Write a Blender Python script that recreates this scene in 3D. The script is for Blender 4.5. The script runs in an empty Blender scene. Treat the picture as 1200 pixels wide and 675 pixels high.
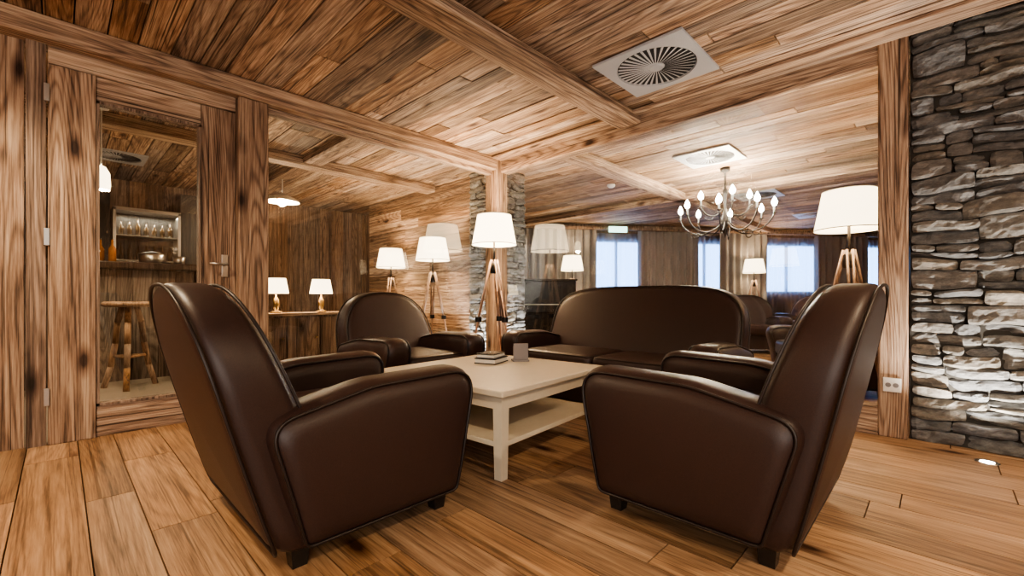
import bpy, bmesh, math, random
from mathutils import Vector, Matrix, noise
random.seed(7)
S=bpy.context.scene
COL=S.collection
H=2.44
# ------------------------------------------------------------------ helpers
def newmat(name):
    m=bpy.data.materials.new(name); m.use_nodes=True
    nt=m.node_tree; b=nt.nodes['Principled BSDF']
    return m,nt,b
def N(nt,t,**k):
    n=nt.nodes.new(t)
    for a,v in k.items(): setattr(n,a,v)
    return n
def ramp(nt,stops):
    r=N(nt,'ShaderNodeValToRGB'); e=r.color_ramp.elements
    while len(e)<len(stops): e.new(.5)
    for i,(p,c) in enumerate(stops):
        e[i].position=p; e[i].color=(*c,1)
    return r
def math_(nt,op,a,b=None):
    n=N(nt,'ShaderNodeMath',operation=op)
    for i,v in enumerate((a,b)):
        if v is None: continue
        if isinstance(v,(int,float)): n.inputs[i].default_value=v
        else: nt.links.new(v,n.inputs[i])
    return n.outputs[0]
def simple(name,col,rough=.5,metal=0,bump=0,bscale=200,var=.06,spec=.5):
    m,nt,b=newmat(name)
    tc=N(nt,'ShaderNodeTexCoord'); no=N(nt,'ShaderNodeTexNoise')
    no.inputs['Scale'].default_value=bscale; no.inputs['Detail'].default_value=4
    nt.links.new(tc.outputs['Object'],no.inputs['Vector'])
    r=ramp(nt,[(.3,tuple(c*(1-var) for c in col)),(.7,tuple(min(1,c*(1+var)) for c in col))])
    nt.links.new(no.outputs['Fac'],r.inputs[0]); nt.links.new(r.outputs[0],b.inputs['Base Color'])
    b.inputs['Roughness'].default_value=rough; b.inputs['Metallic'].default_value=metal
    b.inputs['Specular IOR Level'].default_value=spec
    if bump:
        bp=N(nt,'ShaderNodeBump'); bp.inputs['Strength'].default_value=bump; bp.inputs['Distance'].default_value=.002
        nt.links.new(no.outputs['Fac'],bp.inputs['Height']); nt.links.new(bp.outputs[0],b.inputs['Normal'])
    return m
def wood(name,axis,dark,mid,light,rough=.7,freq=1.0,bump=.7,vmin=.6,vmax=1.25,knots=True,ringw=.17,streak=1.0,cracks=.8,smin=.62,smax=1.0,spec=.3):
    m,nt,b=newmat(name); L=nt.links.new
    tc=N(nt,'ShaderNodeTexCoord'); geo=N(nt,'ShaderNodeNewGeometry')
    rnd=geo.outputs['Random Per Island']
    cx=N(nt,'ShaderNodeCombineXYZ')
    L(math_(nt,'MULTIPLY',rnd,37.),cx.inputs[0]); L(math_(nt,'MULTIPLY',rnd,91.),cx.inputs[1]); L(math_(nt,'MULTIPLY',rnd,53.),cx.inputs[2])
    ad=N(nt,'ShaderNodeVectorMath',operation='ADD'); L(tc.outputs['Object'],ad.inputs[0]); L(cx.outputs[0],ad.inputs[1])
    def mp(al,ac):
        v=[ac*freq]*3; v[axis]=al*freq
        q=N(nt,'ShaderNodeMapping'); q.inputs['Scale'].default_value=v; L(ad.outputs[0],q.inputs['Vector']); return q.outputs[0]
    def noi(vec,det,ro=.5,dist=0):
        n=N(nt,'ShaderNodeTexNoise'); n.inputs['Scale'].default_value=1; n.inputs['Detail'].default_value=det; n.inputs['Roughness'].default_value=ro; n.inputs['Distortion'].default_value=dist
        L(vec,n.inputs['Vector']); return n.outputs['Fac']
    n1=noi(mp(.8,38),6,.72)          # streaks
    n2=noi(mp(.36,5.0),1.2,.4)       # growth figure
    n3=noi(mp(6,200),3,.6)           # fibres
    n4=noi(mp(.9,6),4,.6)            # tonal bands
    ring=math_(nt,'SINE',math_(nt,'MULTIPLY',n2,175.))
    ring=math_(nt,'MULTIPLY',math_(nt,'POWER',math_(nt,'MULTIPLY',math_(nt,'ADD',ring,1.),.5),2.6),-ringw)
    s=math_(nt,'ADD',math_(nt,'MULTIPLY',n1,1.2*streak),ring)
    s=math_(nt,'ADD',s,math_(nt,'MULTIPLY',n3,.7*streak))
    s=math_(nt,'ADD',s,math_(nt,'MULTIPLY',n4,.7))
    s=math_(nt,'ADD',s,.5-.5*(1.9*streak+.7)+ringw*.35)
    r=ramp(nt,[(.22,dark),(.48,mid),(.80,light)])
    L(s,r.inputs[0])
    col=r.outputs[0]
    def mul(c,fac,stops):
        kr=ramp(nt,stops); L(fac,kr.inputs[0])
        mx=N(nt,'ShaderNodeMix',data_type='RGBA',blend_type='MULTIPLY'); mx.inputs[0].default_value=1
        L(c,mx.inputs[6]); L(kr.outputs[0],mx.inputs[7]); return mx.outputs[2]
    if cracks:
        n5=noi(mp(.6,80),3,.5)
        k=1-cracks
        col=mul(col,n5,[(.33,(k,k*.9,k*.8)),(.385,(1,1,1))])
    if knots:
        vo=N(nt,'ShaderNodeTexVoronoi'); vo.inputs['Scale'].default_value=1
        L(mp(1.5,4.0),vo.inputs['Vector'])
        col=mul(col,vo.outputs['Distance'],[(.05,(.12,.08,.06)),(.09,(.45,.36,.3)),(.18,(1,1,1))])
    hv=N(nt,'ShaderNodeHueSaturation')
    mr=N(nt,'ShaderNodeMapRange'); mr.inputs[3].default_value=vmin; mr.inputs[4].default_value=vmax
    L(rnd,mr.inputs[0]); L(mr.outputs[0],hv.inputs['Value']); L(col,hv.inputs['Color'])
    fr=math_(nt,'FRACT',math_(nt,'MULTIPLY',rnd,17.3))
    mr2=N(nt,'ShaderNodeMapRange'); mr2.inputs[3].default_value=smin; mr2.inputs[4].default_value=smax
    L(fr,mr2.inputs[0]); L(mr2.outputs[0],hv.inputs['Saturation'])
    L(hv.outputs[0],b.inputs['Base Color']); b.inputs['Roughness'].default_value=rough; b.inputs['Specular IOR Level'].default_value=spec
    bp=N(nt,'ShaderNodeBump'); bp.inputs['Strength'].default_value=bump; bp.inputs['Distance'].default_value=.004
    L(s,bp.inputs['Height']); L(bp.outputs[0],b.inputs['Normal'])
    return m
def emis(name,col,st,base=(.8,.8,.8)):
    m,nt,b=newmat(name)
    b.inputs['Base Color'].default_value=(*base,1)
    b.inputs['Emission Color'].default_value=(*col,1); b.inputs['Emission Strength'].default_value=st
    m.cycles.emission_sampling='NONE'
    return m
def ob(name,bm,mat,parent=None,smooth=False,loc=None,rot=None):
    me=bpy.data.meshes.new(name); bmesh.ops.recalc_face_normals(bm,faces=bm.faces[:]); bm.to_mesh(me); bm.free()
    if mat: me.materials.append(mat)
    if smooth:
        for p in me.polygons: p.use_smooth=True
    o=bpy.data.objects.new(name,me); COL.objects.link(o)
    if parent: o.parent=parent
    if loc: o.location=loc
    if rot: o.rotation_euler=rot
    return o
def empty(name,loc=(0,0,0),rz=0,sc=1):
    e=bpy.data.objects.new(name,None); e.location=loc; e.rotation_euler=(0,0,rz); e.empty_display_size=.1
    e.scale=(sc,)*3 if isinstance(sc,(int,float)) else sc
    COL.objects.link(e); return e
def box(bm,x0,x1,y0,y1,z0,z1,jit=0):
    j=lambda:random.uniform(-jit,jit)
    vs=[bm.verts.new((x+j(),y+j(),z+j())) for x in(x0,x1) for y in(y0,y1) for z in(z0,z1)]
    for f in((0,1,3,2),(4,6,7,5),(0,4,5,1),(2,3,7,6),(0,2,6,4),(1,5,7,3)): bm.faces.new([vs[i] for i in f])
def boxo(name,x0,x1,y0,y1,z0,z1,mat,parent=None,bev=0):
    bm=bmesh.new(); box(bm,x0,x1,y0,y1,z0,z1)
    o=ob(name,bm,mat,parent)
    if bev:
        md=o.modifiers.new('b','BEVEL'); md.width=bev; md.segments=3; md.limit_method='NONE'
    return o
def lathe(bm,prof,n=32,c=(0,0,0),cap=False):
    rings=[]
    for r,z in prof:
        rings.append([bm.verts.new((c[0]+r*math.cos(2*math.pi*i/n),c[1]+r*math.sin(2*math.pi*i/n),c[2]+z)) for i in range(n)])
    for a,b in zip(rings,rings[1:]):
        for i in range(n): bm.faces.new((a[i],a[(i+1)%n],b[(i+1)%n],b[i]))
    if cap:
        bm.faces.new(rings[0]); bm.faces.new(rings[-1])
def rod(bm,a,b,r0,r1=None,n=12):
    r1=r0 if r1 is None else r1
    a=Vector(a);b=Vector(b);d=(b-a).normalized(); q=d.to_track_quat('Z','Y')
    R=[]
    for p,r in((a,r0),(b,r1)):
        R.append([bm.verts.new(p+q@Vector((r*math.cos(2*math.pi*i/n),r*math.sin(2*math.pi*i/n),0))) for i in range(n)])
    for i in range(n): bm.faces.new((R[0][i],R[0][(i+1)%n],R[1][(i+1)%n],R[1][i]))
    bm.faces.new(R[0]); bm.faces.new(R[1])
def tube(name,pts,r,mat,parent,cyc=False):
    cu=bpy.data.curves.new(name,'CURVE'); cu.dimensions='3D'; cu.bevel_depth=r; cu.bevel_resolution=2
    sp=cu.splines.new('POLY'); sp.points.add(len(pts)-1)
    for i,p in enumerate(pts): sp.points[i].co=(*p,1)
    sp.use_cyclic_u=cyc; sp.use_smooth=True
    cu.materials.append(mat); cu.use_fill_caps=True
    o=bpy.data.objects.new(name,cu); COL.objects.link(o); o.parent=parent; return o
def resample(out,step=.03):
    res=[]
    for i in range(len(out)):
        a=out[i];b=out[(i+1)%len(out)]; L=(b-a).length
        if L<1e-4: continue
        k=max(1,int(L/step))
        for j in range(k): res.append(a+(b-a)*(j/k))
    return res
def roundpoly(pts,step=.03):
    """pts: (x,y,r)"""
    out=[];n=len(pts)
    for i in range(n):
        p=Vector(pts[i][:2]); a=Vector(pts[i-1][:2]); b=Vector(pts[(i+1)%n][:2]); r=pts[i][2]
        da=(a-p).normalized(); db=(b-p).normalized()
        ang=da.angle(db); t=min(r/math.tan(ang/2),.49*(a-p).length,.49*(b-p).length)
        p0=p+da*t; p1=p+db*t
        for k in range(9):
            u=k/8; out.append((1-u)**2*p0+2*u*(1-u)*p+u*u*p1)
    return resample(out,step)
def backline(hw,ht,z1=.50,ex=2.5,z0=.07):
    """D-shaped club chair back outline in (y,z)"""
    pts=[]
    for k in range(6):
        u=k/6; pts.append(Vector((hw*(1-.03*u),z0+.02+(z1-z0-.02)*u)))
    for k in range(41):
        a=math.pi*k/40; c=math.cos(a); s=math.sin(a)
        y=math.copysign(abs(c)**(2/ex),c)*hw*.97; z=z1+(ht-z1)*abs(s)**(2/ex)
        pts.append(Vector((y,z)))
    for k in range(5,-1,-1):
        u=k/6; pts.append(Vector((-hw*(1-.03*u),z0+.02+(z1-z0-.02)*u)))
    pts.append(Vector((-hw+.02,z0))); pts.append(Vector((hw-.02,z0)))
    return resample(pts,.035)
def pillow(bm,ol,fn,T,r,bulge=.0):
    xs=[p.x for p in ol]; ys=[p.y for p in ol]
    cx=(min(xs)+max(xs))/2; cy=(min(ys)+max(ys))/2; hx=(max(xs)-min(xs))/2; hy=(max(ys)-min(ys))/2
    seq=[]
    for s in(.3,.6,.85): seq.append((s*(1-r/hx),s*(1-r/hy),T/2+bulge*(1-s*s)))
    for k in range(6):
        th=math.pi/2*(1-k/5); ins=r*(1-math.cos(th))
        seq.append((1-ins/hx,1-ins/hy,T/2-r+r*math.sin(th)))
    seq=seq+[(a,b,-w) for a,b,w in reversed(seq)]
    rings=[[bm.verts.new(fn(cx+(p.x-cx)*a,cy+(p.y-cy)*b,w)) for p in ol] for a,b,w in seq]
    n=len(ol)
    for A,B in zip(rings,rings[1:]):
        for i in range(n): bm.faces.new((A[i],A[(i+1)%n],B[(i+1)%n],B[i]))
    for R,w in((rings[0],T/2+bulge),(rings[-1],-T/2-bulge)):
        c=bm.verts.new(fn(cx,cy,w))
        for i in range(n): bm.faces.new((R[i],R[(i+1)%n],c))
def pipe_pts(ol,fn,T,r,side,k=.3):
    xs=[p.x for p in ol]; ys=[p.y for p in ol]
    cx=(min(xs)+max(xs))/2; cy=(min(ys)+max(ys))/2; hx=(max(xs)-min(xs))/2; hy=(max(ys)-min(ys))/2
    a=1-r*k/hx;b=1-r*k/hy; w=side*(T/2-r*k)
    return [fn(cx+(p.x-cx)*a,cy+(p.y-cy)*b,w) for p in ol]
def light(name,kind,loc,energy,col,size=.1,rot=None,target=None,spot=None,blend=.5,sy=None):
    l=bpy.data.lights.new(name,kind); l.energy=energy; l.color=col
    if kind=='AREA':
        l.size=size
        if sy: l.shape='RECTANGLE'; l.size_y=sy
    else: l.shadow_soft_size=size
    if spot: l.spot_size=math.radians(spot); l.spot_blend=blend
    o=bpy.data.objects.new(name,l); o.location=loc; COL.objects.link(o)
    if target is not None:
        o.rotation_euler=(Vector(target)-Vector(loc)).to_track_quat('-Z','Y').to_euler()
    return o
# ------------------------------------------------------------------ materials
D=(.080,.043,.025); M=(.31,.175,.095); Lt=(.65,.46,.295)
w_y=wood('old_wood_along_y',1,D,M,Lt,vmin=.5,vmax=1.32)
w_x=wood('old_wood_along_x',0,D,M,Lt,vmin=.75,vmax=1.15)
w_z=wood('old_wood_upright',2,(.085,.043,.022),(.29,.155,.078),(.56,.37,.22),vmin=.7,vmax=1.12,ringw=.22)
w_zd=wood('old_wood_dark_upright',2,(.05,.024,.012),(.17,.09,.045),(.36,.22,.13))
w_leg=wood('lamp_leg_wood',2,(.1,.045,.02),(.25,.11,.045),(.4,.2,.09),rough=.4,knots=False,cracks=0,spec=.5)
w_floor=wood('oak_floorboards',1,(.13,.068,.032),(.34,.19,.092),(.54,.345,.19),rough=.46,bump=.35,vmin=.72,vmax=1.15,streak=.9,ringw=.12,cracks=.5,smin=.85,smax=1.0,spec=.45)
dark=simple('dark_gap',(.012,.008,.006),.9)
tile=simple('grey_tile',(.28,.25,.21),.4,bscale=3,var=.15)
leather=simple('brown_leather',(.033,.0165,.0135),.44,bump=.2,bscale=350,var=.2,spec=.42)
piping=simple('leather_piping',(.014,.008,.007),.45)
black=simple('black_lacquer',(.012,.01,.009),.25)
iron=simple('black_iron',(.015,.013,.012),.4,.6)
steel=simple('brushed_steel',(.5,.48,.45),.3,1)
brass=simple('aged_brass',(.45,.3,.14),.35,1)
white=simple('white_metal',(.42,.43,.46),.4)
cream=simple('cream_painted_wood',(.62,.54,.42),.38,bscale=30,var=.03)
plastic=simple('white_plastic',(.8,.78,.74),.35)
paper=simple('paper',(.7,.66,.58),.7)
grey=simple('grey_card',(.22,.2,.2),.5)
curt=simple('taupe_curtain',(.23,.22,.22),.85,bscale=60)
bottle_m=simple('bottle_glass',(.05,.03,.015),.1)
def shade_mat(name,em):
    m,nt,b=newmat(name); L=nt.links.new
    tc=N(nt,'ShaderNodeTexCoord'); no=N(nt,'ShaderNodeTexNoise'); no.inputs['Scale'].default_value=90
    L(tc.outputs['Object'],no.inputs['Vector'])
    r=ramp(nt,[(.3,(1,.76,.46)),(.7,(1,.82,.56))]); L(no.outputs['Fac'],r.inputs[0])
    b.inputs['Base Color'].default_value=(.85,.78,.66,1); b.inputs['Roughness'].default_value=.9
    L(r.outputs[0],b.inputs['Emission Color']); b.inputs['Emission Strength'].default_value=em
    m.cycles.emission_sampling='NONE'
    return m
shade_lit=shade_mat('lamp_shade_linen',4.5)
def stone_mat():
    m,nt,b=newmat('slate_stone'); L=nt.links.new
    tc=N(nt,'ShaderNodeTexCoord'); geo=N(nt,'ShaderNodeNewGeometry'); rnd=geo.outputs['Random Per Island']
    mp=N(nt,'ShaderNodeMapping'); mp.inputs['Scale'].default_value=(14,14,34); L(tc.outputs['Object'],mp.inputs['Vector'])
    n=N(nt,'ShaderNodeTexNoise'); n.inputs['Scale'].default_value=1; n.inputs['Detail'].default_value=10; n.inputs['Roughness'].default_value=.75
    L(mp.outputs[0],n.inputs['Vector'])
    r=ramp(nt,[(.3,(.06,.059,.058)),(.5,(.165,.162,.158)),(.72,(.33,.32,.305))]); L(n.outputs['Fac'],r.inputs[0])
    t=ramp(nt,[(0,(.66,.71,.78)),(.35,(1.0,1.0,1.02)),(.6,(1.15,1.05,.9)),(.8,(.7,.74,.8)),(1,(1.2,1.17,1.1))]); L(rnd,t.inputs[0])
    mx=N(nt,'ShaderNodeMix',data_type='RGBA',blend_type='MULTIPLY'); mx.inputs[0].default_value=1
    L(r.outputs[0],mx.inputs[6]); L(t.outputs[0],mx.inputs[7]); L(mx.outputs[2],b.inputs['Base Color'])
    b.inputs['Roughness'].default_value=.52
    bp=N(nt,'ShaderNodeBump'); bp.inputs['Strength'].default_value=1; bp.inputs['Distance'].default_value=.015
    L(n.outputs['Fac'],bp.inputs['Height']); L(bp.outputs[0],b.inputs['Normal'])
    return m
stone=stone_mat()
joint=simple('stone_joint',(.04,.037,.033),.95)
def glass_mat():
    m=bpy.data.materials.new('window_glass'); m.use_nodes=True; nt=m.node_tree; nt.nodes.clear(); L=nt.links.new
    o=N(nt,'ShaderNodeOutputMaterial'); t=N(nt,'ShaderNodeBsdfTransparent'); g=N(nt,'ShaderNodeBsdfGlossy'); g.inputs['Roughness'].default_value=.0
    t.inputs[0].default_value=(.93,.94,.93,1)
    lw=N(nt,'ShaderNodeLayerWeight'); lw.inputs[0].default_value=.5
    p=math_(nt,'POWER',lw.outputs['Facing'],4.0)
    f=math_(nt,'ADD',math_(nt,'MULTIPLY',p,.8),.08)
    mx=N(nt,'ShaderNodeMixShader'); L(f,mx.inputs[0]); L(t.outputs[0],mx.inputs[1]); L(g.outputs[0],mx.inputs[2]); L(mx.outputs[0],o.inputs[0])
    return m
glass=glass_mat()
def sheer_mat():
    m=bpy.data.materials.new('sheer_voile'); m.use_nodes=True; nt=m.node_tree; nt.nodes.clear(); L=nt.links.new
    o=N(nt,'ShaderNodeOutputMaterial'); t=N(nt,'ShaderNodeBsdfTransparent'); g=N(nt,'ShaderNodeBsdfTranslucent')
    g.inputs[0].default_value=(.8,.85,.95,1)
    mx=N(nt,'ShaderNodeMixShader'); mx.inputs[0].default_value=.4; L(t.outputs[0],mx.inputs[1]); L(g.outputs[0],mx.inputs[2]); L(mx.outputs[0],o.inputs[0])
    return m
sheer=sheer_mat()
# ------------------------------------------------------------------ room shell
def plankfield(name,a0,a1,b0,b1,width,mk,mat,lmin=1.2,lmax=3.0,gap=.003):
    bm=bmesh.new(); b=b0
    while b<b1-.01:
        w=min(width*random.uniform(.8,1.2),b1-b)
        a=a0
        first=True
        while a<a1-.01:
            L=random.uniform(lmin,lmax)*(random.uniform(.3,1) if first else 1); first=False
            e=min(a+L,a1)
            if a1-e<.25: e=a1
            box(bm,*mk(a+gap/2,e-gap/2,b+gap/2,b+w-gap/2)); a=e
        b+=w
    return ob(name,bm,mat)
XW=3.57; YW=3.72
plankfield('floor',-2.8,3.72,-2.4,3.75,.18,lambda a,b,c,d:(c,d,a,b,-.03,0),w_floor,.9,2.2,.0045)
plankfield('floor_lounge',-2.8,8.6,3.752,15.5,.18,lambda a,b,c,d:(c,d,a,b,-.03,0),w_floor,.9,2.2,.0045)
boxo('floor_bar',-2.4,3.75,3.722,8.6,-.03,0,tile)
boxo('floor_slab',-2.6,15.6,-3,8.8,-.1,-.034,dark)
def cp(a,b,c,d):
    h=random.uniform(0,.008); return (c,d,a,b,H+h,H+.028)
plankfield('ceiling',-2.8,8.6,-2.4,15.5,.15,cp,w_y,1.4,3.2,.007)
boxo('ceiling_deck',-2.6,15.6,-3,8.8,H+.03,H+.1,dark)
def beam(name,x0,x1,y0,y1,z0,z1,mat): return boxo(name,x0,x1,y0,y1,z0,z1,mat,bev=.012)
beam('beam_ceiling',-2.3,XW-.06,1.85,2.07,H-.075,H+.002,w_x)
beam('beam_left_wall',-2.3,XW-.1,YW-.12,YW+.1,H-.13,H+.002,w_x)
beam('beam_right_wall',XW-.03,XW+.10,.13,YW-.1,H-.15,H+.002,w_y)
beam('beam_right_ceiling',XW-.20,XW-.035,-2.6,YW-.13,H-.03,H+.002,w_y)
beam('beam_lounge',6.6,6.8,-1,8,H-.1,H+.002,w_y)
beam('beam_lounge',XW+.16,13,2.75,2.95,H-.1,H+.002,w_x)
beam('beam_bar',-2.3,3.7,5.1,5.3,H-.1,H+.002,w_x)
beam('beam_bar',1.9,2.1,3.85,7.9,H-.08,H+.002,w_y)
bm=bmesh.new(); x=-2.3
while x<-.2:
    w=random.uniform(.12,.2); e=min(x+w,-.135); box(bm,x,e-.005,YW,YW+.05,0,H-.13); x=e
    if e>=-.135: break
ob('wall_left',bm,w_z)
bm=bmesh.new()
box(bm,-.132,-.054,YW-.035,YW+.05,0,H-.13)
ob('door_jamb',bm,w_zd)
d=empty('door_1')
boxo('stile_hinge',-.046,.155,YW-.05,YW+.03,0.0,2.2,w_z,d,.006)
boxo('stile_latch',.69,.898,YW-.03,YW+.03,0.0,2.2,w_z,d,.006)
boxo('rail_bottom',.157,.688,YW-.035,YW+.03,0.0,.19,w_x,d,.006)
boxo('rail_top',.157,.688,YW-.03,YW+.03,2.05,2.2,w_x,d,.005)
boxo('trim_header',-.046,.898,YW-.04,YW+.03,2.206,H-.132,w_x,None,.005)
for i,(x0,x1,z0,z1) in enumerate([(.157,.172,.19,2.05),(.673,.688,.19,2.05),(.157,.688,.19,.205),(.157,.688,2.035,2.05)]):
    boxo('bead_%d'%i,x0,x1,YW-.045,YW+.02,z0,z1,w_zd,d)
boxo('glass_pane',.16,.685,YW-.004,YW,.195,2.045,glass,d)
for i,z in enumerate((.28,1.2,2.03)):
    boxo('hinge_%d'%i,-.062,-.038,YW-.06,YW-.035,z-.05,z+.05,steel,d,.003)
boxo('handle_plate',.81,.85,YW-.037,YW-.03,1.0,1.16,steel,d,.002)
bm=bmesh.new(); rod(bm,(.83,YW-.03,1.09),(.83,YW-.085,1.09),.01); rod(bm,(.836,YW-.08,1.09),(.73,YW-.08,1.09),.008)
ob('handle_lever',bm,steel,d,True)
boxo('post_left_wall',.902,1.10,YW-.10,YW+.1,0,H-.132,w_z,bev=.01)
boxo('trim_sill_left',1.10,XW-.1,YW-.05,YW+.05,0,.16,w_x,bev=.006)
boxo('trim_head_left',1.10,XW-.1,YW-.03,YW+.05,H-.17,H-.132,w_x)
boxo('window_left',1.10,XW-.1,YW,YW+.004,.16,H-.17,glass)
boxo('post_corner',XW-.1,XW+.08,YW-.1,YW+.08,0,H,w_z,bev=.01)
boxo('trim_sill_right',XW-.05,XW+.06,.27,YW-.1,0,.18,w_y,bev=.006)
boxo('window_right',XW,XW+.004,.27,YW-.1,.18,H-.15,glass)
boxo('post_right_wall',XW-.05,XW+.12,.13,.27,0,H,w_z,bev=.01)
def vboards(bm,p0,p1,th,z0,z1,horiz=False):
    p0=Vector(p0);p1=Vector(p1);d=(p1-p0); L=d.length; d.normalize(); n=Vector((-d.y,d.x))
    def put(a,b,za,zb):
        vs=[]
        for s in(a,b):
            for t in(0,th):
                for z in(za,zb):
                    q=p0+d*s+n*t; vs.append(bm.verts.new((q.x,q.y,z)))
        for f in((0,1,3,2),(4,6,7,5),(0,4,5,1),(2,3,7,6),(0,2,6,4),(1,5,7,3)): bm.faces.new([vs[i] for i in f])
    if horiz:
        z=z0
        while z<z1-.01:
            h=min(random.uniform(.14,.22),z1-z); a=0
            while a<L-.01:
                e=min(a+random.uniform(1,2.6),L)
                put(a,e-.004,z,z+h-.004); a=e
            z+=h
    else:
        a=0
        while a<L-.01:
            e=min(a+random.uniform(.13,.22),L); put(a,e-.004,z0,z1); a=e
bm=bmesh.new(); vboards(bm,(3.75,4.28),(3.75,7.1),-.12,0,H,True); ob('wall_lounge_divider',bm,w_y)
bm=bmesh.new(); vboards(bm,(-2.3,7.9),(5.2,7.9),.1,0,H); ob('wall_bar_back',bm,w_zd)
bm=bmesh.new(); vboards(bm,(-2.3,-2.7),(-2.3,7.9),.08,0,H); ob('wall_west',bm,w_z)
bm=bmesh.new(); vboards(bm,(3.6,-2.7),(-2.3,-2.7),.08,0,H); ob('wall_south',bm,w_z)
bm=bmesh.new(); vboards(bm,(3.9,-.6),(15.2,-.6),-.08,0,H); ob('wall_lounge_side',bm,w_zd)
# stone
def stones(bm,o,ud,nd,W,Hh,seed,dep=.035):
    rr=random.Random(seed); o=Vector(o);ud=Vector(ud);nd=Vector(nd); Z=Vector((0,0,1))
    def warp(u,z):
        k=min(1,z/.1,(Hh-z)/.1); k=max(0,k)
        return z+k*(.035*noise.noise(Vector((u*2.2+seed,z*2.5,seed)))+.016*noise.noise(Vector((u*7+seed,z*6,seed))))
    def stone1(u0,u1,z0,z1):
        g=.0022; u0+=g;u1-=g;z0+=g;z1-=g
        nx=max(4,int((u1-u0)/.02)); nz=max(3,int((z1-z0)/.014)); base=rr.uniform(0,dep); s=rr.uniform(0,99)
        j=[(rr.uniform(-.006,.006),rr.uniform(-.006,.006)) for _ in range(4)]; tilt=rr.uniform(-.015,.015); tl2=rr.uniform(-.015,.015)
        G=[]
        for i in range(nx+1):
            row=[]
            for k in range(nz+1):
                a=i/nx;b=k/nz
                ju=j[0][0]*(1-a)*(1-b)+j[1][0]*a*(1-b)+j[2][0]*(1-a)*b+j[3][0]*a*b
                jz=j[0][1]*(1-a)*(1-b)+j[1][1]*a*(1-b)+j[2][1]*(1-a)*b+j[3][1]*a*b
                u=u0+(u1-u0)*a+ju; z=z0+(z1-z0)*b+jz
                ca=abs(a-.5)*2; cb=abs(b-.5)*2
                u-=math.copysign(1,a-.5)*.005*(ca**4)*(cb**3); z-=math.copysign(1,b-.5)*.005*(cb**4)*(ca**4)
                nn=noise.noise(Vector((u*11+s,z*26,s)))
                n=base+tilt*(b-.5)*2+tl2*(a-.5)*2+.018*nn+.010*abs(noise.noise(Vector((u*24,z*45+s,s))))+.005*noise.noise(Vector((u*60,z*90+s,s)))
                n-=.010*(ca**10)+.008*(cb**8)
                row.append(bm.verts.new(o+ud*u+Z*warp(u,z)+nd*n))
            G.append(row)
        for i in range(nx):
            for k in range(nz): bm.faces.new((G[i][k],G[i+1][k],G[i+1][k+1],G[i][k+1]))
        per=[G[i][0] for i in range(nx+1)]+[G[nx][k] for k in range(1,nz+1)]+[G[i][nz] for i in range(nx-1,-1,-1)]+[G[0][k] for k in range(nz-1,0,-1)]
        bk=[bm.verts.new(v.co-nd*((v.co-o).dot(nd)+.02)) for v in per]
        for i in range(len(per)):
            q=(i+1)%len(per); bm.faces.new((per[i],per[q],bk[q],bk[i]))
    z=0
    while z<Hh-.02:
        h=rr.uniform(.05,.15)
        if Hh-z-h<.04: h=Hh-z
        u=0
        while u<W-.01:
            w=rr.uniform(.09,.34)
            if W-u-w<.07: w=W-u
            if h>.075 and rr.random()<.62:
                if h>.11 and rr.random()<.5:
                    for q in range(3): stone1(u,u+w,z+h*q/3,z+h*(q+1)/3)
                else:
                    t=rr.uniform(.35,.65)*h; stone1(u,u+w,z,z+t)
                    if w>.2 and rr.random()<.5: m2=w*rr.uniform(.35,.65); stone1(u,u+m2,z+t,z+h); stone1(u+m2,u+w,z+t,z+h)
                    else: stone1(u,u+w,z+t,z+h)
            else: stone1(u,u+w,z,z+h)
            u+=w
        z+=h
bm=bmesh.new(); stones(bm,(XW-.0,.118,0),(0,-1,0),(-1,0,0),2.8,H,3,.04)
ws=ob('wall_right_stone',bm,stone)
boxo('wall_right_core',XW+.01,XW+.3,-2.7,.125,0,H,joint)
c=empty('stone_column')
bm=bmesh.new(); cx0,cy0,cw=XW+.11,YW+.11,.5
stones(bm,(cx0,cy0,0),(1,0,0),(0,-1,0),cw,H,11,.02)
stones(bm,(cx0,cy0+cw,0),(0,-1,0),(-1,0,0),cw,H,12,.02)
stones(bm,(cx0+cw,cy0,0),(0,1,0),(1,0,0),cw,H,13,.02)
stones(bm,(cx0+cw,cy0+cw,0),(-1,0,0),(0,1,0),cw,H,14,.02)
ob('stone_facing',bm,stone,c)
boxo('column_core',cx0+.005,cx0+cw-.005,cy0+.005,cy0+cw-.005,0,H,joint,c)
# ------------------------------------------------------------------ far window wall (angled)
P1=(7.97,5.43,0); ANG=math.atan2(-4.39,5.93)
wl=empty('wall_windows',P1,ANG)
wins=[(.0,1.28),(2.3,3.2),(4.05,5.66),(6.7,8.2)]
bm=bmesh.new(); s=-4.3
for a,b in wins:
    box(bm,s,a,0,.1,0,H); box(bm,a,b,0,.1,0,.95); box(bm,a,b,0,.1,2.12,H); s=b
box(bm,s,9.6,0,.1,0,H)
ob('wall_boards',bm,w_zd,wl)
sky=emis('dusk_window_pane',(.27,.5,1.0),5.5,(.2,.3,.5))
for i,(a,b) in enumerate(wins):
    e=empty('window_%d'%(i+1),P1,ANG)
    boxo('pane',a+.02,b-.02,.06,.07,.97,2.1,sky,e)
    bm=bmesh.new()
    box(bm,a,a+.05,.02,.08,.95,2.12); box(bm,b-.05,b,.02,.08,.95,2.12); box(bm,a+.05,b-.05,.02,.08,.95,1.0); box(bm,a+.05,b-.05,.02,.08,2.07,2.12)
    m_=(a+b)/2; box(bm,m_-.025,m_+.025,.02,.058,1,2.07)
    ob('frame',bm,w_zd,e)
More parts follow.
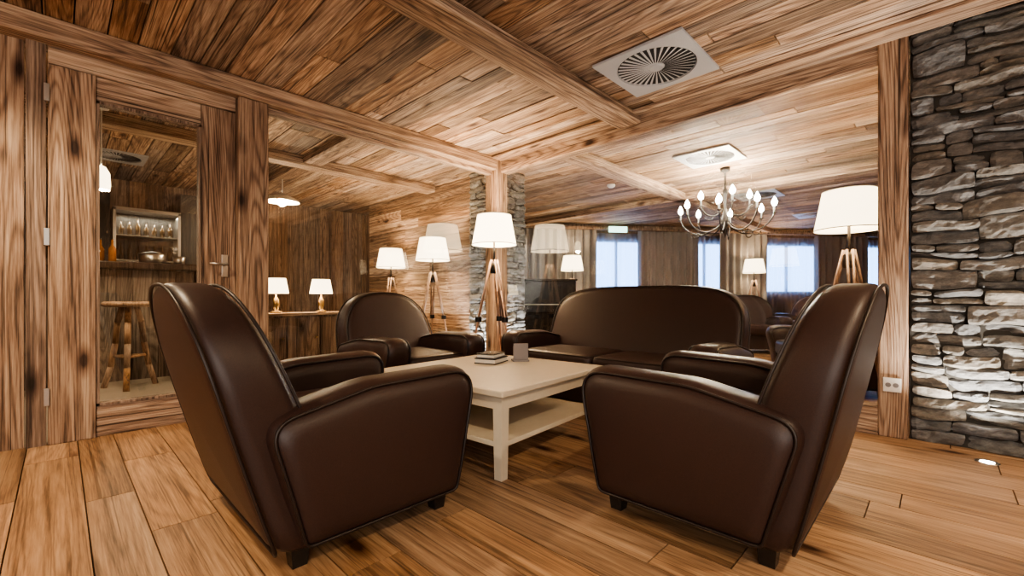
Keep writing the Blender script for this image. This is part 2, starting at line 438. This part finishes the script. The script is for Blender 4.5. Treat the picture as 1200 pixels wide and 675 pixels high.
def curtain(name,a,b,y,mat,wl_=.13,amp=.05,z0=.03,z1=2.3):
    bm=bmesh.new(); n=int((b-a)/wl_*10)
    rows=[]
    for z in(z0,.8,1.6,z1-.08,z1):
        r=[]
        for i in range(n+1):
            s=a+(b-a)*i/n
            am=amp*(.6 if z==z1 else 1)*(1+.3*math.sin(s*7.3))
            r.append(bm.verts.new((s+.01*math.sin(s*31+z),y+am*math.sin(2*math.pi*s/wl_+.4*math.sin(s*5)),z)))
        rows.append(r)
    for A,B in zip(rows,rows[1:]):
        for i in range(n): bm.faces.new((A[i],A[i+1],B[i+1],B[i]))
    return ob(name,bm,mat,None,True,P1,(0,0,ANG))
for a,b in((-1.6,.12),(1.1,2.5),(3.0,4.2),(5.5,6.9),(8.1,9.4)): curtain('curtain',a,b,-.11,curt,.17,.055)
for a,b in wins: curtain('sheer_curtain',a,b,-.03,sheer,.12,.014,.1,2.25)
e=boxo('curtain_rail',-1.7,9.4,-.18,-.03,2.31,2.36,w_zd); e.location=P1; e.rotation_euler=(0,0,ANG)
e=boxo('exit_sign',.35,.75,-.3,-.26,2.24,2.36,emis('exit_sign_face',(.5,1,.85),3)); e.location=P1; e.rotation_euler=(0,0,ANG)
# ------------------------------------------------------------------ ceiling diffusers
plen=simple('diffuser_plenum',(.02,.02,.022),.9)
def diffuser(x,y,size=.62,name='ceiling_air_diffuser'):
    e=empty(name,(x,y,H))
    h=size/2; R=h*.84
    bm=bmesh.new()
    n=64; z=-.016
    sq=[];ci=[]
    for i in range(n):
        a=2*math.pi*i/n; cx,cy=math.cos(a),math.sin(a); m=max(abs(cx),abs(cy))
        sq.append(bm.verts.new((h*cx/m,h*cy/m,z))); ci.append(bm.verts.new((R*cx,R*cy,z)))
    ci2=[bm.verts.new((v.co.x*.985,v.co.y*.985,z+.014)) for v in ci]
    sq2=[bm.verts.new((v.co.x,v.co.y,0.0)) for v in sq]
    for i in range(n):
        j=(i+1)%n
        bm.faces.new((sq[i],sq[j],ci[j],ci[i])); bm.faces.new((ci[i],ci[j],ci2[j],ci2[i])); bm.faces.new((sq2[i],sq2[j],sq[j],sq[i]))
    ob('plate',bm,white,e)
    bm=bmesh.new(); lathe(bm,[(0.001,-.003),(R*.985,-.003)],48); ob('plenum',bm,plen,e)
    bm=bmesh.new()
    nb=36
    for i in range(nb):
        a=2*math.pi*i/nb
        def P(r,da,z): return bm.verts.new((r*math.cos(a+da),r*math.sin(a+da),z))
        w=2*math.pi/nb*.36
        v=[P(R*.2,0,-.014),P(R*.97,.05,-.014),P(R*.97,.05+w,-.011),P(R*.2,w*1.5,-.011)]
        bm.faces.new(v)
    ob('swirl_blades',bm,white,e)
    bm=bmesh.new(); lathe(bm,[(0.001,-.019),(R*.17,-.018),(R*.22,-.006)],32); ob('hub',bm,white,e)
diffuser(2.85,1.39); diffuser(5.1,1.85,.6); diffuser(7.5,2.0,.6); diffuser(10,1.7,.6); diffuser(.45,6.6,.5)
# ------------------------------------------------------------------ seating
def seat(name,loc,rz,W=.9,Ht=.9,dx=1.0,cush=1,ex=2.5,lean=.22):
    e=empty(name,loc,rz); hw=W/2
    def xr(z): t=max(0,min(1.1,(z-.06)/.83)); return (-.35-lean*t**.9)
    ol=backline(hw-.03,Ht,.50,ex)
    def th(z): return .24-.08*max(0,min(1,(z-.3)/.6))
    TT=.2
    def fb(u,v,w): return Vector(((xr(v)+(w/TT+.5)*th(v))*dx,u,v))
    bm=bmesh.new(); pillow(bm,ol,fb,TT,.055,.014)
    ob('backrest',bm,leather,e,True)
    for s in(1,-1): tube('back_piping',pipe_pts(ol,fb,TT,.055,s,.12),.0055,piping,e,True)
    ao=roundpoly([(-.285,.065,.03),(.325,.065,.03),(.365,.32,.3),(.425,.575,.1),(-.05,.565,.5),(-.40,.49,.08)])
    for sd in(1,-1):
        def fa(u,v,w,sd=sd):
            bul=.018*math.sin(math.pi*max(0,min(1,(v-.06)/.5)))
            return Vector((u*dx,sd*(hw-.1+w+(bul if w>0 else 0)),v))
        bm=bmesh.new(); pillow(bm,ao,fa,.2,.075,.004)
        ob('arm',bm,leather,e,True)
        for q in(1,-1): tube('arm_piping',pipe_pts(ao,fa,.2,.075,q,.25),.0055,piping,e,True)
    iw=hw-.19
    bm=bmesh.new(); box(bm,-.3*dx,.30*dx,-iw-.02,iw+.02,.07,.28); o=ob('seat_base',bm,leather,e)
    md=o.modifiers.new('b','BEVEL'); md.width=.015; md.segments=3
    cwid=2*iw/cush
    for i in range(cush):
        y0=-iw+i*cwid+.003;y1=y0+cwid-.006
        co=roundpoly([(-.22,y0,.04),(.37,y0,.06),(.37,y1,.06),(-.22,y1,.04)])
        def fc(u,v,w): return Vector((u*dx,v,.36+w))
        bm=bmesh.new(); pillow(bm,co,fc,.15,.045,.018); ob('seat_cushion',bm,leather,e,True)
        tube('cushion_piping',pipe_pts(co,fc,.15,.045,1,.3),.005,piping,e,True)
    for sx in(-.27,.27):
        for sy in(-1,1):
            bm=bmesh.new(); box(bm,sx*dx-.03,sx*dx+.03,sy*(hw-.1)-.03,sy*(hw-.1)+.03,0,.075)
            for v in bm.verts:
                if v.co.z<.01: v.co.x=sx*dx+(v.co.x-sx*dx)*.75; v.co.y=sy*(hw-.1)+(v.co.y-sy*(hw-.1))*.75
            ob('foot',bm,black,e)
    return e
R=math.radians
seat('armchair',(.80,1.82,0),0,lean=.235)
seat('armchair',(1.93,.66,0),R(90),lean=.185)
seat('armchair',(1.94,2.99,0),R(-90),.88)
seat('sofa',(2.97,1.79,0),R(180),1.78,.95,.9,2,4.2)
seat('armchair',(7.6,2.1,0),R(-150),.9)
seat('armchair',(9.3,1.75,0),R(160),.9)
seat('armchair',(5.0,.75,0),R(120),.9)
# ------------------------------------------------------------------ coffee table
t=empty('coffee_table',(1.39,1.41,0),R(5))
TS=1.0
boxo('table_top',-.0,TS,0,TS,.395,.425,cream,t,.006)
for i,(x,y) in enumerate(((.03,.03),(TS-.085,.03),(.03,TS-.085),(TS-.085,TS-.085))):
    bm=bmesh.new(); box(bm,x,x+.055,y,y+.055,0,.395)
    for v in bm.verts:
        if v.co.z<.01: v.co.x=x+.0275+(v.co.x-x-.0275)*.8; v.co.y=y+.0275+(v.co.y-y-.0275)*.8
    ob('leg_%d'%(i+1),bm,cream,t)
boxo('apron_front',.08,TS-.08,.035,.055,.33,.395,cream,t); boxo('apron_rear',.08,TS-.08,TS-.055,TS-.035,.33,.395,cream,t)
boxo('apron_left',.035,.055,.08,TS-.08,.33,.395,cream,t); boxo('apron_right',TS-.055,TS-.035,.08,TS-.08,.33,.395,cream,t)
boxo('shelf',.04,TS-.04,.04,TS-.04,.15,.175,cream,t,.003)
b=empty('book_stack',(1.99,2.12,.425),R(20))
boxo('cover_bottom',-.10,.10,-.075,.075,0,.006,black,b); boxo('pages_1',-.095,.095,-.07,.07,.006,.03,paper,b); boxo('cover_2',-.10,.10,-.075,.075,.03,.036,black,b)
boxo('cover_3',-.085,.09,-.06,.07,.037,.041,grey,b); boxo('pages_2',-.08,.085,-.055,.065,.041,.058,paper,b); boxo('cover_4',-.085,.09,-.06,.07,.058,.063,black,b)
m_=empty('menu_holder',(2.16,2.02,.425),R(-35))
boxo('base',-.055,.055,-.04,.04,0,.012,grey,m_,.003); boxo('card_front',-.05,.05,-.025,-.015,.012,.12,grey,m_,.002); boxo('card_block',-.045,.045,-.014,.02,.012,.10,simple('photo_card',(.3,.27,.26),.4),m_,.002)
# ------------------------------------------------------------------ floor lamps
bulb_mat=emis('warm_bulb',(1,.75,.45),12)
LC=(1,.70,.42)
def lamp(x,y,sc=1.0,rz=0,power=35):
    e=empty('floor_lamp',(x,y,0),rz,sc)
    bm=bmesh.new(); lathe(bm,[(.228,1.395),(.172,1.70)],48)
    o=ob('shade',bm,shade_lit,e,True); md=o.modifiers.new('s','SOLIDIFY'); md.thickness=.004
    for zz,rr in((1.397,.229),(1.698,.173)):
        tube('shade_rim',[(rr*math.cos(2*math.pi*i/48),rr*math.sin(2*math.pi*i/48),zz) for i in range(48)],.004,paper,e,True)
    bm=bmesh.new()
    for i in range(3): a=i*2.0944; rod(bm,(0,0,1.66),(.17*math.cos(a),.17*math.sin(a),1.69),.003)
    rod(bm,(0,0,1.12),(0,0,1.5),.011); lathe(bm,[(.001,1.1),(.04,1.1),(.045,1.13),(.04,1.2),(.016,1.22)],20); 
    ob('stem_and_hub',bm,iron,e,True)
    bm=bmesh.new(); bmesh.ops.create_uvsphere(bm,u_segments=16,v_segments=12,radius=.035,matrix=Matrix.Translation((0,0,1.54)))
    ob('bulb',bm,bulb_mat,e,True)
    for i in range(3):
        a=i*2.0944+.3; bm=bmesh.new()
        c_,s_=math.cos(a),math.sin(a)
        tan=Vector((-s_,c_,0))*.018
        for sg in(1,-1):
            rod(bm,Vector((.03*c_,.03*s_,1.24))+tan*sg,Vector((.17*c_,.17*s_,.62))+tan*sg,.010)
        rod(bm,(.10*c_,.10*s_,.92),(.30*c_,.30*s_,.0),.013,.009)
        ob('leg_%d'%(i+1),bm,w_leg,e,True)
        bm=bmesh.new(); lathe(bm,[(.001,-.025),(.033,-.025),(.033,.025),(.001,.025)],16,(.165*c_,.165*s_,.63)); ob('clamp_%d'%(i+1),bm,iron,e)
    l=light('lamp_light','POINT',(0,0,1.60),power,LC,.06); l.parent=e
    return e
lamp(3.12,3.285,1,R(10),75)
lamp(3.36,4.69,.955,R(40),38)
lamp(3.44,5.85,.93,R(80),34)
lamp(4.19,.49,.98,R(60),38)
lamp(7.2,5.3,1,0,35)
lamp(10.6,2.9,1.0,0,40)
lamp(-1.5,1.9,1,0,120)  # added lamp out of view, brightens the room and ceiling
lamp(2.5,-1.9,1,0,110)  # second added lamp behind the camera, also extra light
# ------------------------------------------------------------------ sideboard with two small lamps
e=empty('sideboard',(1.93,5.35,0))
boxo('carcass',-.55,.55,-.18,.2,.1,.65,w_zd,e,.004); boxo('top',-.58,.58,-.21,.22,.65,.68,w_x,e,.004)
for i in range(3):
    x0=-.54+i*.365; boxo('door_%d'%(i+1),x0,x0+.35,-.20,-.18,.12,.63,w_zd,e,.004)
    bm=bmesh.new(); rod(bm,(x0+.31,-.20,.4),(x0+.31,-.22,.4),.012); ob('knob_%d'%(i+1),bm,brass,e)
for sx in(-.5,.5):
    for sy in(-.14,.16): boxo('foot',sx-.03,sx+.03,sy-.03,sy+.03,0,.1,w_zd,e)
def side_lamp(x,y,z):
    e=empty('table_lamp',(x,y,z))
    bm=bmesh.new(); lathe(bm,[(.001,0),(.06,0),(.06,.015),(.02,.03),(.035,.09),(.03,.15),(.008,.19),(.008,.24)],20); ob('base',bm,brass,e,True)
    bm=bmesh.new(); lathe(bm,[(.13,.22),(.10,.39)],32); ob('shade',bm,shade_lit,e,True)
    l=light('table_lamp_light','POINT',(0,0,.3),6,LC,.04); l.parent=e
side_lamp(2.19,5.32,.68); side_lamp(1.69,5.32,.68)
# ------------------------------------------------------------------ bar area
e=empty('bar_counter')
w_bar=wood('bar_front_wood',2,(.045,.03,.022),(.15,.105,.075),(.33,.25,.19),vmin=.45,vmax=1.15)
bm=bmesh.new(); vboards(bm,(-2.1,6.0),(1.1,6.0),.05,0,1.14); ob('front_boards',bm,w_bar,e)
bm=bmesh.new(); vboards(bm,(1.1,6.0),(1.1,6.6),.05,0,1.14); ob('side_boards',bm,w_bar,e)
boxo('counter_top',-2.2,1.18,5.86,6.6,1.145,1.215,simple('counter_top_dark',(.035,.024,.018),.2),e,.01)
e=empty('back_bar_cabinet')
cab=simple('cabinet_dark',(.015,.011,.009),.4)
boxo('lower',-1.5,1.2,7.45,7.85,0,1.0,cab,e)
boxo('upper_left',-1.5,.45,7.6,7.85,1.0,2.2,cab,e)
boxo('upper_right',1.18,1.9,7.6,7.85,1.0,2.3,cab,e)
boxo('side_l',.47,.50,7.45,7.85,1.0,2.0,steel,e); boxo('side_r',1.13,1.16,7.45,7.85,1.0,2.0,steel,e); boxo('top',.47,1.16,7.45,7.85,1.97,2.01,steel,e)
boxo('interior',.50,1.13,7.8,7.85,1.0,1.97,cab,e)
boxo('door_glass',.50,1.13,7.47,7.474,1.0,1.97,glass,e)
for i,z in enumerate((1.33,1.65)): boxo('shelf_%d'%i,.50,1.13,7.5,7.8,z,z+.015,steel,e)
bm=bmesh.new()
for z in(1.0,1.345,1.665):
    for i in range(7):
        xx=.56+i*.085; h=random.uniform(.75,1)
        lathe(bm,[(.001,0),(.027,0),(.027,.14*h),(.01,.18*h),(.01,.23*h),(.001,.23*h)],10,(xx,7.65,z))
ob('bottles',bm,bottle_m,e,True)
cl=light('cabinet_strip','AREA',(.82,7.6,1.95),12,(1,.85,.65),.6,target=(.82,7.62,0),sy=.05)
def bottle_row(name,n,x0,dx,y,mat,h0,h1):
    bm=bmesh.new()
    for i in range(n):
        h=random.uniform(h0,h1); lathe(bm,[(.001,0),(.033,0),(.033,.6*h),(.012,.76*h),(.012,h),(.001,h)],12,(x0+i*dx,y+random.uniform(-.04,.04),1.215))
    ob(name,bm,mat,None,True)
bottle_row('bar_bottles',6,-.15,.09,6.42,bottle_m,.24,.32)
bottle_row('spirit_bottles',4,.12,.09,6.3,simple('amber_spirit',(.35,.14,.04),.12),.2,.28)
bm=bmesh.new()
lathe(bm,[(.001,0),(.1,0),(.12,.05),(.12,.11),(.09,.13),(.001,.15)],20,(.72,6.25,1.215)); lathe(bm,[(.001,0),(.05,0),(.06,.1),(.055,.1),(.001,.01)],16,(.95,6.2,1.215))
ob('serving_bowls',bm,steel,None,True)
w_st=wood('stool_wood',2,(.12,.06,.025),(.34,.18,.08),(.52,.31,.16),knots=False,cracks=0)
def stool(x,y):
    e=empty('bar_stool',(x,y,0))
    bm=bmesh.new(); lathe(bm,[(.001,.765),(.17,.765),(.195,.78),(.195,.80),(.18,.815),(.001,.805)],28); ob('seat',bm,w_st,e,True)
    bm=bmesh.new()
    for i in range(3):
        a=i*2.0944+.35; c_,s_=math.cos(a),math.sin(a)
        pts=[(.06,.77),(.10,.62),(.12,.42),(.16,.2),(.22,0)]
        for (r0,z0),(r1,z1) in zip(pts,pts[1:]): rod(bm,(r0*c_,r0*s_,z0),(r1*c_,r1*s_,z1),.024,.024)
    for i in range(3):
        a=i*2.0944+.35;b2=a+2.0944; rod(bm,(.14*math.cos(a),.14*math.sin(a),.30),(.14*math.cos(b2),.14*math.sin(b2),.30),.012)
    ob('legs',bm,w_st,e,True)
stool(.46,5.5); stool(-.5,5.5)
def pendant(x,y,z,kind):
    e=empty('pendant_lamp',(x,y,z))
    bm=bmesh.new(); rod(bm,(0,0,.05),(0,0,H-z),.006); lathe(bm,[(.001,H-z),(.05,H-z),(.05,H-z-.03),(.001,H-z-.03)],16); ob('cord',bm,plastic,e)
    bm=bmesh.new()
    if kind: lathe(bm,[(.2,.0),(.19,.03),(.12,.06),(.04,.10),(.02,.11)],36)
    else: lathe(bm,[(.055,-.10),(.06,-.05),(.055,.04),(.03,.09),(.012,.1)],24)
    ob('shade',bm,shade_lit if not kind else simple('pendant_enamel',(.7,.66,.58),.3),e,True)
    bm=bmesh.new(); bmesh.ops.create_uvsphere(bm,u_segments=16,v_segments=10,radius=.055); ob('bulb',bm,emis('pendant_bulb',(1,.85,.6),80),e,True)
    l=light('pendant_light','POINT',(0,0,-.09),40,(1,.74,.48),.05); l.parent=e
pendant(1.98,6.0,2.07,1); pendant(.24,4.95,1.84,0)
e=empty('upright_piano',(5.35,4.75,0),R(-45))
boxo('case',-.7,.7,-.15,.2,0,1.12,black,e,.01); boxo('keyboard_shelf',-.7,.7,-.42,-.15,.62,.74,black,e,.01); boxo('lid',-.72,.72,-.18,.22,1.12,1.15,black,e,.006)
boxo('keys',-.6,.6,-.38,-.17,.741,.752,plastic,e); boxo('leg_l',-.68,-.6,-.4,-.32,0,.62,black,e,.006); boxo('leg_r',.6,.68,-.4,-.32,0,.62,black,e,.006)
# ------------------------------------------------------------------ chandelier
ch=empty('chandelier',(5.69,1.88,0))
bm=bmesh.new(); lathe(bm,[(.001,H),(.06,H),(.05,H-.04),(.012,H-.05),(.012,2.2),(.03,2.16),(.014,2.1),(.014,1.9),(.04,1.84),(.05,1.78),(.02,1.70),(.03,1.66),(.012,1.62),(.001,1.58)],20); ob('stem',bm,iron,ch,True)
bulbm=emis('candle_bulb',(1,.9,.74),250)
def arm(a,R_,z,sag,nm):
    c_,s_=math.cos(a),math.sin(a); pts=[]
    P=[(.03,z-.05),(.35*R_,z-sag*1.6),(.85*R_,z-sag*1.5),(R_,z)]
    for k in range(17):
        u=k/16; q=[(1-u)**3,3*u*(1-u)**2,3*u*u*(1-u),u**3]
        r=sum(q[i]*P[i][0] for i in range(4)); zz=sum(q[i]*P[i][1] for i in range(4)); pts.append((r*c_,r*s_,zz))
    tube(nm,pts,.008,iron,ch)
    pts=[]
    for k in range(13):
        u=k/12*4.2; rr=.06*(1-k/16); pts.append(((R_*.62+rr*math.cos(u))*c_,(R_*.62+rr*math.cos(u))*s_,z-sag*1.1-.02-rr*math.sin(u)))
    tube(nm+'_scroll',pts,.006,iron,ch)
    bm=bmesh.new(); lathe(bm,[(.001,z-.005),(.035,z+.005),(.012,z+.01),(.012,z+.08),(.001,z+.08)],14,(R_*c_,R_*s_,0)); ob(nm+'_cup',bm,iron,ch,True)
    bm=bmesh.new(); lathe(bm,[(.001,0),(.022,.015),(.032,.04),(.020,.075),(.001,.11)],12,(R_*c_,R_*s_,z+.08)); ob(nm+'_bulb',bm,bulbm,ch,True)
for i in range(8): arm(i*math.pi/4+.2,.52,1.84,.16,'arm_lower')
for i in range(4): arm(i*math.pi/2+.6,.28,1.98,.10,'arm_upper')
l=light('chandelier_light','POINT',(0,0,2.12),130,(1,.82,.58),.35); l.parent=ch
# ------------------------------------------------------------------ small fittings
e=empty('wall_socket')
boxo('plate',XW-.062,XW-.05,.16,.245,.28,.365,plastic,e,.003)
bm=bmesh.new()
for y in(.185,.22): rod(bm,(XW-.0625,y,.322),(XW-.0635,y,.322),.014)
ob('outlets',bm,grey,e)
def uplight(x,y,energy,tx,ty,col=(1,.85,.65)):
    e=empty('floor_uplight',(x,y,0))
    bm=bmesh.new(); lathe(bm,[(.028,.001),(.045,.004),(.047,.0005)],28); ob('ring',bm,steel,e)
    bm=bmesh.new(); lathe(bm,[(.001,.002),(.028,.002)],24); ob('lens',bm,emis('uplight_lens',(1,.95,.85),25),e)
    light('floor_uplight_beam','SPOT',(x,y,.02),energy,col,.02,target=(tx,ty,2.2),spot=110,blend=.7)
uplight(3.34,-.18,85,3.47,-.18,(1,.92,.80)); uplight(3.34,-.95,85,3.47,-.95,(1,.92,.80))
uplight(3.5,4.12,110,3.6,4.12,(1,.97,.93)); uplight(4.0,3.6,110,4.0,3.75,(1,.97,.93))
for (x,y) in((2.0,4.6),(5.4,3.3)):
    e=empty('smoke_detector',(x,y,H)); bm=bmesh.new(); lathe(bm,[(.055,0),(.055,-.02),(.035,-.04),(.001,-.045)],24); ob('body',bm,plastic,e,True)
slm=emis('spot_lens',(1,.85,.65),15)
def unseen_downlight(x,y,en,sp=120,col=(1,.78,.52)):
    e=empty('unseen_spotlight',(x,y,H)); bm=bmesh.new(); lathe(bm,[(.045,0),(.045,-.008),(.033,-.008),(.033,-.003)],24); ob('ring',bm,steel,e,True)
    bm=bmesh.new(); lathe(bm,[(.001,-.003),(.033,-.003)],24); ob('lens',bm,slm,e)
    light('unseen_spot_beam','SPOT',(x,y,H-.03),en,col,.05,target=(x,y,0),spot=sp,blend=.6)
# (out of view; first lights the left floor, the rest are added fill spots)
unseen_downlight(-.45,2.7,130,140); unseen_downlight(.5,-1.0,75,140); unseen_downlight(1.9,-.9,75,140)
unseen_downlight(-.7,5.0,70,140); unseen_downlight(8.8,.4,90,140); unseen_downlight(6.2,6.2,70,140)
# daylight from windows behind the camera
light('window_light_south','AREA',(-1.0,-2.5,1.4),50,(1,.93,.84),2.2,target=(1.2,2.2,1.2),sy=1.9)
light('window_light_west','AREA',(-2.1,-1.0,1.4),50,(1,.93,.84),2.2,target=(3,1.0,1.2),sy=1.9)
w=bpy.data.worlds.new('world'); S.world=w; w.use_nodes=True
w.node_tree.nodes['Background'].inputs[0].default_value=(1,.85,.7,1); w.node_tree.nodes['Background'].inputs[1].default_value=.15
S.view_settings.exposure=.5
try: S.view_settings.look='AgX - Medium High Contrast'
except Exception as ex: print('look',ex)
# ------------------------------------------------------------------ camera
cam=bpy.data.cameras.new('camera'); co=bpy.data.objects.new('camera',cam); COL.objects.link(co)
co.location=(0,0,.85); co.rotation_euler=(R(90),0,-math.radians(45.85))
cam.sensor_width=36; cam.lens=15.45; cam.shift_y=.0096; cam.clip_start=.02
S.camera=co
